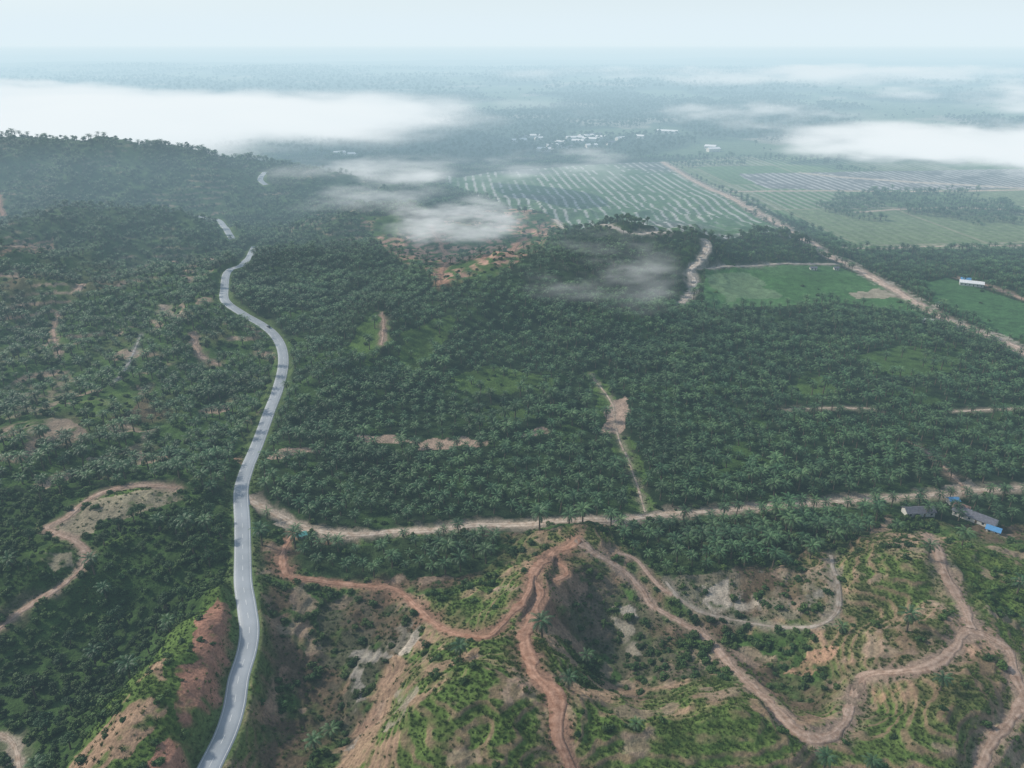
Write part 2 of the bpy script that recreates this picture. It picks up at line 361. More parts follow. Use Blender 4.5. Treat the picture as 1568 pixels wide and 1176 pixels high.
# distant country
far = sst(1650, 1900, y)*(1-f1)*(1-f2)*(1-ridge)
fcol = mix(C(0.03,0.055,0.028)+0*col, C(0.11,0.16,0.085)+0*col, sst(0.05, 0.3, fbm(x, y*0.6, 420, 4, 71)))
fcol = mix(fcol, C(0.34,0.31,0.25)+0*col, sst(0.34, 0.48, fbm(x, y*0.6, 200, 4, 72))*0.6)
col = mix(col, fcol, far)
fm = far > 0.5
palm[fm] = 0; bush[fm] = 0; tree[fm] = (0.9*(fbm(x, y*0.6, 420, 4, 71) < 0.15)+0.03)[fm]
palm[(y > 1500)] *= 0.7
# road margins
hasr = (rcol.sum(1) > 0)
wf = np.clip(rw/4.0, 0.2, 1.0)
mar = (1-sst(0.0, 2.2, rdist+n3*3.0-0.4))*hasr
isas = (rcol[:, 1] > rcol[:, 0])
col = mix(col, rcol*0.85, mar*np.where(isas, 0.75, 0.85)*np.where(wf < .5, .5, 1))
mar2 = (1-sst(1.0, 6.0, rdist+n3*4+n1*4))*np.where(isas, 0.65, 0.6)*hasr*wf
col = mix(col, rcol*np.where(isas, 1.0, 0.7)[:, None], mar2)
bm = (rw == 9)&(rdist < 9)
col = mix(col, C(*PALE)*0.8+0*col, bm*sst(-0.1, 0.4, n3+0.3*n1)*0.7)
cl = np.where(isas, 5.0, 2.6+wf)
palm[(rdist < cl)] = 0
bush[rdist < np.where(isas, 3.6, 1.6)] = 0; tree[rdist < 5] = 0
tuft[rdist < 1.0] = 0; tuft[(rdist < 5)&(rdist > 1)&isas] = 0.7
col *= (1+0.26*n3[:, None]+0.16*n1[:, None])
col = np.clip(col, 0.008, 0.75)
Z = z.reshape(NR, NC)
# ------------------------------------------------------------------ helpers
def mesh_obj(name, V, F, mats=(), smooth=False, link=True, attr=None, nv=4):
    me = bpy.data.meshes.new(name)
    V = np.asarray(V, np.float32)
    if isinstance(F, np.ndarray):
        k = F.shape[1]; me.vertices.add(len(V)); me.vertices.foreach_set('co', V.ravel())
        me.loops.add(F.size); me.loops.foreach_set('vertex_index', F.ravel().astype(np.int32))
        me.polygons.add(len(F)); me.polygons.foreach_set('loop_start', (np.arange(len(F))*k).astype(np.int32))
        me.update(calc_edges=True)
    else:
        me.from_pydata([tuple(map(float, p)) for p in V], [], F); me.update()
    if smooth: me.polygons.foreach_set('use_smooth', np.ones(len(me.polygons), bool))
    if attr is not None:
        a = me.color_attributes.new('col', 'FLOAT_COLOR', 'POINT')
        A = np.ones((len(V), 4), np.float32); A[:, :3] = attr; a.data.foreach_set('color', A.ravel())
    for m in mats: me.materials.append(m)
    ob = bpy.data.objects.new(name, me)
    if link: scene.collection.objects.link(ob)
    return ob
class NT:
    def __init__(s, name):
        s.m = bpy.data.materials.new(name); s.m.use_nodes = True; s.t = s.m.node_tree; s.t.nodes.clear()
        s.out = s.n('ShaderNodeOutputMaterial')
    def n(s, typ, **kw):
        nd = s.t.nodes.new(typ)
        for k, v in kw.items(): setattr(nd, k, v)
        return nd
    def l(s, a, b): s.t.links.new(a, b)
    def math(s, op, a, b=None, c=None):
        nd = s.n('ShaderNodeMath', operation=op)
        for i, q in enumerate((a, b, c)):
            if q is None: continue
            if isinstance(q, (int, float)): nd.inputs[i].default_value = q
            else: s.l(q, nd.inputs[i])
        return nd.outputs[0]
    def noise(s, vec, scale, detail=3, rough=0.55):
        nd = s.n('ShaderNodeTexNoise'); nd.inputs['Scale'].default_value = scale
        nd.inputs['Detail'].default_value = detail; nd.inputs['Roughness'].default_value = rough
        if vec is not None: s.l(vec, nd.inputs['Vector'])
        return nd.outputs['Fac']
    def bsdf(s, rough=0.9, spec=0.2):
        b = s.n('ShaderNodeBsdfPrincipled'); b.inputs['Roughness'].default_value = rough
        b.inputs['Specular IOR Level'].default_value = spec; s.l(b.outputs[0], s.out.inputs['Surface']); return b
    def mul(s, colsock, fac):
        nd = s.n('ShaderNodeVectorMath', operation='SCALE'); s.l(colsock, nd.inputs[0]); s.l(fac, nd.inputs['Scale']); return nd.outputs[0]
def mr(s, val, a, b, c, d):
    nd = s.n('ShaderNodeMapRange'); s.l(val, nd.inputs[0])
    for i, q in enumerate((a, b, c, d)): nd.inputs[i+1].default_value = q
    return nd.outputs[0]
# ground material
g = NT('ground_soil_and_grass'); b = g.bsdf(0.95, 0.1)
at = g.n('ShaderNodeAttribute', attribute_name='col'); geo = g.n('ShaderNodeNewGeometry')
f1n = g.noise(geo.outputs['Position'], 0.9, 4, 0.65); f2n = g.noise(geo.outputs['Position'], 0.16, 3)
k = g.math('MULTIPLY', mr(g, f1n, 0.3, 0.7, 0.6, 1.4), mr(g, f2n, 0.3, 0.7, 0.8, 1.2))
g.l(g.mul(at.outputs['Color'], k), b.inputs['Base Color'])
bp = g.n('ShaderNodeBump'); bp.inputs['Strength'].default_value = 0.8; bp.inputs['Distance'].default_value = 0.9
g.l(f1n, bp.inputs['Height']); g.l(bp.outputs[0], b.inputs['Normal'])
MG = g.m
# terrain mesh
ii = np.arange((NR-1)*(NC-1)); r_ = ii//(NC-1); c_ = ii % (NC-1); q = r_*NC+c_
F = np.c_[q, q+1, q+1+NC, q+NC]
terrain = mesh_obj('terrain', np.c_[x, y, z], F, [MG], True, True, col)
# grid sampling
ly = ys
def samp(A, qx, qy):
    ri = np.interp(qy, ly, np.arange(NR)); ci = (qx/(qy+80)+tm)/(2*tm)*(NC-1)
    r0 = np.clip(np.floor(ri).astype(int), 0, NR-2); c0 = np.clip(np.floor(ci).astype(int), 0, NC-2)
    fr = np.clip(ri-r0, 0, 1); fc_ = np.clip(ci-c0, 0, 1); A = A.reshape(NR, NC)
    return (A[r0, c0]*(1-fc_)+A[r0, c0+1]*fc_)*(1-fr)+(A[r0+1, c0]*(1-fc_)+A[r0+1, c0+1]*fc_)*fr
# ------------------------------------------------------------------ roads
def ribbon(P, pz, w, rough=0.0):
    tan = np.gradient(P, axis=0); tan /= np.linalg.norm(tan, axis=1)[:, None]+1e-9
    nr = np.c_[-tan[:, 1], tan[:, 0]]
    cr = [-1, -0.5, 0, 0.5, 1]; m = len(P); rc = min(rough, .4)
    wl = w/2*(1+rough*(fbm(P[:, 0], P[:, 1], 9, 4, 91)*2.0-.15)); wr = w/2*(1+rough*(fbm(P[:, 0]+99, P[:, 1], 9, 4, 92)*2.0-.15))
    wl = np.maximum(wl, .25*w); wr = np.maximum(wr, .25*w)
    rows = [(P-nr*(wl+0.7)[:, None], pz-0.7)]; sh = [0.8]
    for c in cr:
        ww = wl if c < 0 else wr
        rows.append((P+nr*(c*ww)[:, None], pz+(0.0 if abs(c) == 1 else (-rc*0.3 if abs(c) == .5 else 0.03)))); sh.append({1: .80, .5: 1.14, 0: .84}[abs(c)] if rough else 1.0)
    rows.append((P+nr*(wr+0.7)[:, None], pz-0.7)); sh.append(0.8)
    V = np.stack([np.c_[a, b_] for a, b_ in rows], 1).reshape(-1, 3); K = len(rows)
    S = np.tile(np.array(sh), m)*(1+0.2*fbm(V[:, 0], V[:, 1], 25, 3, 95))
    F = [(i*K+j, i*K+j+1, (i+1)*K+j+1, (i+1)*K+j) for i in range(m-1) for j in range(K-1)]
    return V, np.array(F)[:, ::-1], np.repeat(S[:, None], 3, 1)
def asphalt_mat():
    g = NT('weathered_asphalt_sky_sheen'); b = g.bsdf(0.6, 0.4); geo = g.n('ShaderNodeNewGeometry')
    a = g.noise(geo.outputs['Position'], 3, 4); c = g.noise(geo.outputs['Position'], 0.05, 3)
    r = g.n('ShaderNodeValToRGB'); r.color_ramp.elements[0].color = (0.26, 0.285, 0.30, 1); r.color_ramp.elements[1].color = (0.40, 0.425, 0.44, 1)  # weathered grey, lightened to put the sky's reflection into the base colour
    r.color_ramp.elements[0].position = 0.35; r.color_ramp.elements[1].position = 0.65
    g.l(g.math('ADD', g.math('MULTIPLY', a, 0.35), g.math('MULTIPLY', c, 0.65)), r.inputs[0]); g.l(r.outputs[0], b.inputs['Base Color'])
    return g.m
def dirt_mat(name, c):
    g = NT(name); b = g.bsdf(0.95, 0.1); geo = g.n('ShaderNodeNewGeometry'); at = g.n('ShaderNodeAttribute', attribute_name='col')
    a = g.noise(geo.outputs['Position'], 0.35, 5, 0.65); d = g.noise(geo.outputs['Position'], 2.2, 3)
    r = g.n('ShaderNodeValToRGB'); r.color_ramp.elements[0].color = (c[0]*0.62, c[1]*0.55, c[2]*0.5, 1); r.color_ramp.elements[1].color = (c[0]*1.15, c[1]*1.17, c[2]*1.2, 1)
    r.color_ramp.elements[0].position = 0.38; r.color_ramp.elements[1].position = 0.60
    g.l(g.math('ADD', g.math('MULTIPLY', a, 0.7), g.math('MULTIPLY', d, 0.3)), r.inputs[0])
    vm = g.n('ShaderNodeVectorMath', operation='MULTIPLY'); g.l(r.outputs[0], vm.inputs[0]); g.l(at.outputs['Color'], vm.inputs[1]); g.l(vm.outputs[0], b.inputs['Base Color'])
    bp = g.n('ShaderNodeBump'); bp.inputs['Distance'].default_value = 0.4; g.l(a, bp.inputs['Height']); g.l(bp.outputs[0], b.inputs['Normal'])
    return g.m
def plain(name, c, rough=0.6, var=0.15, sc=1.0):
    g = NT(name); b = g.bsdf(rough, 0.3); geo = g.n('ShaderNodeNewGeometry')
    f = mr(g, g.noise(geo.outputs['Position'], sc, 3), 0.3, 0.7, 1-var, 1+var)
    rgb = g.n('ShaderNodeRGB'); rgb.outputs[0].default_value = (*c, 1); g.l(g.mul(rgb.outputs[0], f), b.inputs['Base Color'])
    return g.m
MA = asphalt_mat(); MW = plain('road_paint_white', (0.72, 0.72, 0.68), 0.6, 0.2)
dm = {}
for i, (k_, P, pz, w, c) in enumerate(RD):
    if k_ == 'asphalt':
        V, F, S_c = ribbon(P, pz, w); ro = mesh_obj('asphalt_road', V, F, [MA], True)
        tan = np.gradient(P, axis=0); tan /= np.linalg.norm(tan, axis=1)[:, None]; nr = np.c_[-tan[:, 1], tan[:, 0]]
        VV = []; FF = []
        for off, dash in ((0, True), (w/2-0.45, False), (-(w/2-0.45), False)):
            for s in range(0, len(P)-1):
                if dash and (s % 5) > 1: continue
                o = len(VV); hw = 0.08
                zz = 0.018 + (0.03 if off == 0 else 0.008)
                for idx, sg in ((s, -1), (s, 1), (s+1, 1), (s+1, -1)):
                    p = P[idx]+nr[idx]*(off+sg*hw); VV.append((p[0], p[1], pz[idx]+zz))
                FF.append((o, o+1, o+2, o+3))
        mk = mesh_obj('lane_markings', VV, FF, [MW]); mk.parent = ro
    else:
        if c not in dm: dm[c] = dirt_mat('dirt_road_soil_%d' % len(dm), c)
        nm = {'main': 'gravel_road', 'big': 'plantation_access_road', 'track': 'dirt_track', 'trail': 'foot_trail'}[k_]
        V, F, S_c = ribbon(P, pz, w, rough=0.75 if k_ != 'main' else 0.35)
        mesh_obj(nm, V, F, [dm[c]], True, True, S_c)
# ------------------------------------------------------------------ plants
def foliage_mat(name, c1, c2, rough=0.55, amt=0.35):
    g = NT(name); b = g.bsdf(rough, 0.25)
    at = g.n('ShaderNodeAttribute', attribute_name='col'); oi = g.n('ShaderNodeObjectInfo')
    m = g.n('ShaderNodeMix', data_type='RGBA'); g.l(oi.outputs['Random'], m.inputs[0])
    m.inputs[6].default_value = (*c1, 1); m.inputs[7].default_value = (*c2, 1)
    stand = mr(g, g.noise(oi.outputs['Location'], 0.018, 3), 0.35, 0.65, 1-amt, 1+amt)
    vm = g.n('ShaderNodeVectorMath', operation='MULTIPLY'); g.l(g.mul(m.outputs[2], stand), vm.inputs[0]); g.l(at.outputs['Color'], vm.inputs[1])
    g.l(vm.outputs[0], b.inputs['Base Color'])
    return g.m
MP = foliage_mat('oil_palm_frond', (0.034, 0.082, 0.036), (0.070, 0.130, 0.052), 0.5)
MB = foliage_mat('shrub_leaf', (0.034, 0.082, 0.023), (0.080, 0.138, 0.034), 0.7)
MT = foliage_mat('tree_leaf', (0.028, 0.066, 0.026), (0.060, 0.106, 0.036), 0.7)
MGt = foliage_mat('grass_blade', (0.082, 0.150, 0.035), (0.145, 0.185, 0.050), 0.8, .25)
MK = plain('palm_trunk_bark', (0.11, 0.085, 0.06), 0.9, 0.3, 4)
def tube(V, F, S, p0, p1, r0, r1, k=6):
    o = len(V); d = Vector(p1)-Vector(p0); qn = d.to_track_quat('Z', 'Y')
    for p, r in ((p0, r0), (p1, r1)):
        for i in range(k):
            a = 2*math.pi*i/k; v = Vector(p)+qn @ Vector((r*math.cos(a), r*math.sin(a), 0)); V.append(tuple(v)); S.append((1, 1, 1))
    for i in range(k): F.append((o+i, o+(i+1) % k, o+k+(i+1) % k, o+k+i))
def finish(name, V, F, S, nt, ml, mt):
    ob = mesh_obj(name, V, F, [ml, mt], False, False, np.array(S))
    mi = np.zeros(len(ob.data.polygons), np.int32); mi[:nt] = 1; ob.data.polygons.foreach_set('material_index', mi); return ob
def palm_tree(name, seed, hgt, L, nf):
    R = random.Random(seed); V = []; F = []; S = []
    lean = (R.uniform(-.3, .3), R.uniform(-.3, .3))
    tube(V, F, S, (0, 0, -1), (lean[0]*.5, lean[1]*.5, hgt*.5), 0.42, 0.30); tube(V, F, S, (lean[0]*.5, lean[1]*.5, hgt*.5), (lean[0], lean[1], hgt), 0.30, 0.38)
    nt = len(F); top = Vector((lean[0], lean[1], hgt))
    for i in range(nf):
        az = i*2.39996+R.uniform(-.15, .15); u_ = i/(nf-1); e = math.radians(74-92*u_+R.uniform(-8, 8))
        Lf = L*(0.75+0.3*math.sin(math.pi*min(u_+.25, 1)))*R.uniform(.85, 1.12); seg = 6
        p = top.copy(); pts = [p.copy()]; ee = e
        for s in range(seg):
            p = p+Vector((math.cos(az)*math.cos(ee), math.sin(az)*math.cos(ee), math.sin(ee)))*(Lf/seg); pts.append(p.copy()); ee -= math.radians(12+2.6*s)
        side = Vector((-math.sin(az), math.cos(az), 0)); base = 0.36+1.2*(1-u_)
        for s in range(seg):
            a = pts[s]; b_ = pts[s+1]; fw = (b_-a)
            for sg in (-1, 1):
                for h in (0.0, 0.5):
                    st = a+fw*h; t_ = (s+h)/seg; ll_ = 0.82*(math.sin(math.pi*min(1, t_*0.85+.14)))**0.7*(L/4.2)
                    if t_ < 0.1: continue
                    o = len(V); tip = st+side*sg*ll_*0.85+fw.normalized()*ll_*0.55+Vector((0, 0, -0.3*ll_+R.uniform(-.1, .1)))
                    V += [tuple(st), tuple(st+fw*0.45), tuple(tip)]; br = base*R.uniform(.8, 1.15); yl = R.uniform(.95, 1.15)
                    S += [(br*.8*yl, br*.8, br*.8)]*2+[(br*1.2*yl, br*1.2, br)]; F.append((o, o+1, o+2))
    return finish(name, V, F, S, nt, MP, MK)
def leafy(V, F, S, R, lobes, n, size, zmax):
    tot = sum(r**2 for _, r in lobes)
    for c, r in lobes:
        lb = R.uniform(.7, 1.2)
        for i in range(int(n*r*r/tot)):
            d = Vector((R.gauss(0, 1), R.gauss(0, 1), R.gauss(0, 1))).normalized()
            if d.z < -0.35: d.z *= -1
            rr = r*(0.55+0.5*R.random()**0.6); p = Vector(c)+Vector((d.x*rr, d.y*rr, d.z*rr*0.8))
            nn = (d+Vector((R.gauss(0, .5), R.gauss(0, .5), R.gauss(0, .5)+.3))).normalized(); q_ = nn.to_track_quat('Z', 'Y'); a = R.uniform(0, 6.28); s = size*R.uniform(.6, 1.4)
            o = len(V)
            for kx, ky in ((-1, -.2), (0, -.7), (1, .1), (.1, .75)):
                vx = kx*math.cos(a)-ky*math.sin(a); vy = kx*math.sin(a)+ky*math.cos(a); V.append(tuple(p+q_ @ Vector((vx*s, vy*s, 0))))
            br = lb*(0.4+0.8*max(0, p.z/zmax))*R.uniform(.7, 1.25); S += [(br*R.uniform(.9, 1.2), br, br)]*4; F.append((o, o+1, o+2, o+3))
def bush_o(name, seed, r, n):
    R = random.Random(seed); V = []; F = []; S = []
    for i in range(4): tube(V, F, S, (0, 0, -.5), (R.uniform(-.5, .5)*r, R.uniform(-.5, .5)*r, r*.6), .07*r, .03*r, 4)
    nt = len(F); lobes = [((R.uniform(-.6, .6)*r, R.uniform(-.6, .6)*r, r*R.uniform(.2, .65)), r*R.uniform(.35, .65)) for _ in range(6)]
    leafy(V, F, S, R, lobes, n, r*.15, r*1.2); return finish(name, V, F, S, nt, MB, MK)
def tree_o(name, seed, h, n):
    R = random.Random(seed); V = []; F = []; S = []
    tube(V, F, S, (0, 0, -1), (0.2, 0, h*.55), .045*h, .025*h, 7); lobes = []
    for i in range(6):
        a = i*1.05+R.uniform(-.3, .3); rr = h*R.uniform(.12, .27); tp = (math.cos(a)*rr, math.sin(a)*rr, h*R.uniform(.58, .85))
        tube(V, F, S, (0.15, 0, h*.42), tp, .018*h, .008*h, 5); lobes.append((tp, h*R.uniform(.13, .2)))
    lobes.append(((0, 0, h*.86), h*.17)); nt = len(F)
    leafy(V, F, S, R, lobes, n, h*.035, h); return finish(name, V, F, S, nt, MT, MK)
def tuft_o(name, seed):
    R = random.Random(seed); V = []; F = []; S = []
    for i in range(40):
        a = R.uniform(0, 6.28); r0 = R.uniform(0, .9); bx = math.cos(a)*r0; by = math.sin(a)*r0; h = R.uniform(.35, .8); a2 = R.uniform(0, 6.28); w = .14
        o = len(V); V += [(bx-w*math.sin(a2), by+w*math.cos(a2), -.1), (bx+w*math.sin(a2), by-w*math.cos(a2), -.1), (bx+math.cos(a)*h*.7, by+math.sin(a)*h*.7, h)]
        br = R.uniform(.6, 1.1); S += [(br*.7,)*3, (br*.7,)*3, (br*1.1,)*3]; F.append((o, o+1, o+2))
    return finish(name, V, F, S, 0, MGt, MK)
def coll(name, obs):
    c = bpy.data.collections.new(name)
    for o in obs: c.objects.link(o)
    return c
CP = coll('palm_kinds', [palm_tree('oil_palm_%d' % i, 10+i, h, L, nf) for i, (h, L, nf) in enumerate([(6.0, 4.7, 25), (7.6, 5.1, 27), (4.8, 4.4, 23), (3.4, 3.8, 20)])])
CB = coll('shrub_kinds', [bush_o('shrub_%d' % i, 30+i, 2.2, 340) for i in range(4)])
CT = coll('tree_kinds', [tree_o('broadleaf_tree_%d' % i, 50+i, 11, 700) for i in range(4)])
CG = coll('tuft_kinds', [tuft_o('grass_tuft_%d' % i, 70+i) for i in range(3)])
def scatter(name, pts, rot, scl, pick, collection, mat):
    me = bpy.data.meshes.new(name); me.vertices.add(len(pts)); me.vertices.foreach_set('co', pts.astype(np.float32).ravel())
    a = me.attributes.new('rot', 'FLOAT_VECTOR', 'POINT'); a.data.foreach_set('vector', rot.astype(np.float32).ravel())
    a = me.attributes.new('scl', 'FLOAT_VECTOR', 'POINT'); a.data.foreach_set('vector', scl.astype(np.float32).ravel())
    a = me.attributes.new('pick', 'INT', 'POINT'); a.data.foreach_set('value', pick.astype(np.int32))
    me.update(); ob = bpy.data.objects.new(name, me); scene.collection.objects.link(ob)
    t = bpy.data.node_groups.new(name+'_scatter', 'GeometryNodeTree')
    t.interface.new_socket(name='Geometry', in_out='INPUT', socket_type='NodeSocketGeometry'); t.interface.new_socket(name='Geometry', in_out='OUTPUT', socket_type='NodeSocketGeometry')
    gi = t.nodes.new('NodeGroupInput'); go = t.nodes.new('NodeGroupOutput'); ip = t.nodes.new('GeometryNodeInstanceOnPoints'); ci = t.nodes.new('GeometryNodeCollectionInfo')
    ci.inputs['Collection'].default_value = collection; ci.inputs['Separate Children'].default_value = True; ci.inputs['Reset Children'].default_value = True
    def na(nm, ty):
        q_ = t.nodes.new('GeometryNodeInputNamedAttribute'); q_.data_type = ty; q_.inputs['Name'].default_value = nm; return q_.outputs['Attribute']
    L = t.links.new
    L(gi.outputs[0], ip.inputs['Points']); L(ci.outputs[0], ip.inputs['Instance']); ip.inputs['Pick Instance'].default_value = True
    L(na('pick', 'INT'), ip.inputs['Instance Index']); L(na('rot', 'FLOAT_VECTOR'), ip.inputs['Rotation']); L(na('scl', 'FLOAT_VECTOR'), ip.inputs['Scale'])
    L(ip.outputs[0], go.inputs[0])
    md = ob.modifiers.new('scatter', 'NODES'); md.node_group = t
    return ob
def gridpts(y0, y1, sp, jit, ang=0.0, tmax=0.80, hexa=True):
    xm = tmax*(y1+80); D = math.hypot(xm, y1)
    a = np.arange(-D, D, sp); r = np.arange(-D, D, sp*(0.866 if hexa else 1))
    A, B = np.meshgrid(a, r); A = A+(np.arange(len(r)) % 2)[:, None]*sp/2*hexa
    A = A.ravel()+rs.uniform(-jit, jit, A.size)*sp; B = B.ravel()+rs.uniform(-jit, jit, B.size)*sp
    c, s = math.cos(ang), math.sin(ang); px_ = A*c-B*s; py_ = A*s+B*c
    m = (py_ > y0-40)&(py_ < y1+40)&(np.abs(px_) < tmax*(py_+140)); px_ = px_[m]; py_ = py_[m]
    dx_ = fbm(px_, py_, 190, 2, 101)*26; dy_ = fbm(px_, py_, 190, 2, 102)*26; px_ = px_+dx_; py_ = py_+dy_
    m = (py_ > y0)&(py_ < y1)&(np.abs(px_) < tmax*(py_+80)); return px_[m], py_[m]
def make(name, dens, rings, collection, nk, smin, smax, mat=None, tilt=0.06, zs=(0.9, 1.1), sink=0.0):
    XX = []
    for (y0, y1, sp, jit, ang, sc) in rings:
        qx, qy = gridpts(y0, y1, sp, jit, ang); d = samp(dens, qx, qy)
        m = rs.rand(len(qx)) < d; XX.append(np.c_[qx[m], qy[m], np.full(m.sum(), sc)])
    A = np.vstack(XX); nn = len(A); s = rs.uniform(smin, smax, nn)*A[:, 2]*(1+0.30*fbm(A[:, 0], A[:, 1], 40, 2, 88))
    zz = samp(Z.ravel(), A[:, 0], A[:, 1])-sink*s
    rot = np.c_[rs.normal(0, tilt, nn), rs.normal(0, tilt, nn), rs.uniform(0, 6.283, nn)]
    scatter(name, np.c_[A[:, 0], A[:, 1], zz], rot, np.c_[s, s, s*rs.uniform(zs[0], zs[1], nn)], rs.randint(0, nk, nn), collection, mat)
make('oil_palm_plantation', palm, [(150, 1700, 8.6, 0.13, 0.35, 1.0), (1700, 2300, 11, .2, .2, 1.2)], CP, 4, 0.86, 1.16)
make('shrub_thicket', bush, [(120, 420, 3.4, 0.4, 0.2, 1.0), (420, 900, 5.2, .4, .2, 1.1), (900, 1700, 8, .4, .2, 1.5)], CB, 4, 0.40, 1.15, sink=.2)
make('broadleaf_woodland', tree, [(120, 1700, 8.0, 0.4, 0.6, 0.8), (1700, 4200, 22, .45, .2, 1.3), (4200, 9000, 60, .45, .2, 2.2)], CT, 4, 0.5, 1.15)
make('grass_tussocks', tuft, [(120, 420, 1.6, 0.45, 0.2, 1.0)], CG, 3, 0.4, 1.0, tilt=.15)
# ------------------------------------------------------------------ buildings
MWALL = plain('painted_wall', (0.55, 0.53, 0.48)); MGL = plain('window_glass', (0.03, 0.04, 0.05), 0.15, .1); MDR = plain('door_wood', (0.12, 0.08, 0.05))
MROOF = {'blue': plain('roof_sheet_blue', (0.10, 0.28, 0.50), .5), 'grey': plain('roof_sheet_grey', (0.13, 0.13, 0.15), .6, .3), 'white': plain('roof_sheet_white', (0.75, 0.75, 0.73), .5), 'green': plain('roof_sheet_green', (0.12, 0.36, 0.32), .5), 'brown': plain('roof_sheet_rust', (0.20, 0.12, 0.10), .7, .3)}
def house(name, px, py, w, d, h, rh, roof, ang=0.0):
    bx, by = cast(px, py); bz = float(samp(Z.ravel(), np.array([bx]), np.array([by]))[0])
    e = bpy.data.objects.new(name, None); scene.collection.objects.link(e); e.location = (bx, by, bz-0.2); e.rotation_euler[2] = ang
    a, b_ = w/2, d/2
    V = [(-a,-b_,0),(a,-b_,0),(a,b_,0),(-a,b_,0),(-a,-b_,h),(a,-b_,h),(a,b_,h),(-a,b_,h),(-a,0,h+rh),(a,0,h+rh)]
    F = [(0,1,5,4),(2,3,7,6),(1,2,6,9,5),(3,0,4,8,7)]
    parts = [mesh_obj('walls', V, F, [MWALL])]
    ov = 0.6; t = .12; sl = rh/b_
    V = []; F = []
    for sg in (-1, 1):
        o = len(V); z0 = h-ov*sl+.03; z1 = h+rh+.03
        for zz in (0, t): V += [(-a-ov, sg*(b_+ov), z0+zz), (a+ov, sg*(b_+ov), z0+zz), (a+ov, 0, z1+zz), (-a-ov, 0, z1+zz)]
        F += [(o,o+1,o+2,o+3),(o+4,o+5,o+6,o+7),(o,o+1,o+5,o+4),(o+1,o+2,o+6,o+5),(o+3,o,o+4,o+7)]
    parts.append(mesh_obj('roof', V, F, [MROOF[roof]]))
    V = []; F = []; nw = max(2, int(w/3.2))
    def pane(x0, x1, z0, z1, yy):
        o = len(V); V.extend([(x0, yy, z0), (x1, yy, z0), (x1, yy, z1), (x0, yy, z1)]); F.append((o, o+1, o+2, o+3))
    for i in range(nw):
        cx = -a+w*(i+.5)/nw
        if i != nw//2: pane(cx-.55, cx+.55, 1.0, min(2.2, h-.3), -b_-.03)
        pane(cx-.55, cx+.55, 1.0, min(2.2, h-.3), b_+.03)
    parts.append(mesh_obj('windows', V, F, [MGL]))
    V = []; F = []; cx = -a+w*(nw//2+.5)/nw; pane(cx-.5, cx+.5, 0.2, 2.1, -b_-.03); parts.append(mesh_obj('door', V, F, [MDR]))
    for p in parts: p.parent = e
house('roadside_hut', 462, 822, 4.5, 3.2, 2.4, .8, 'green', .4)
house('village_house', 1405, 788, 15, 6, 3, 1.6, 'grey', .05)
house('village_house', 1472, 782, 7, 6, 3, 1.5, 'brown', -.8)
house('village_house', 1492, 796, 20, 7, 3, 1.8, 'grey', -.85)
house('village_house', 1520, 816, 6, 4, 2.8, 1.2, 'blue', -.7)
house('village_house', 1458, 770, 5, 4, 2.6, 1, 'blue', .1)
house('plantation_office', 1487, 437, 22, 8, 3.5, 1.8, 'white', -.45)
house('plantation_office', 1478, 431, 9, 6, 3, 1.5, 'blue', -.45)
house('roadside_shed', 1420, 494, 9, 5, 3, 1.2, 'white', -.6)
house('roadside_shed', 1437, 468, 5, 4, 3, 1.2, 'blue', .6)
house('field_store', 1245, 413, 7, 4, 2.6, 1.2, 'grey', 0)
house('field_store', 1280, 413, 5, 4, 2.6, 1.2, 'grey', 0)
for i, (a, b_, w, d) in enumerate([(880,214,46,20),(897,211,40,22),(912,209,34,18),(905,216,44,20),(885,219,30,16),(860,221,34,16),(845,226,30,14),(800,213,34,14),(818,211,30,14),(795,218,40,14),(825,215,22,12),(835,232,40,14),(868,228,28,14),(920,213,26,16),(950,215,26,14),(980,212,22,12),(1022,204,60,26),(1088,228,26,22),(1092,232,30,14),(520,238,26,14),(905,226,30,14),(540,240,20,12),(935,222,22,12)]):
    house('warehouse', a, b_, w, d, 7, 3, ['white', 'white', 'grey', 'white', 'white'][i % 5] if i != 17 else 'white', rs.uniform(-.5, .5))
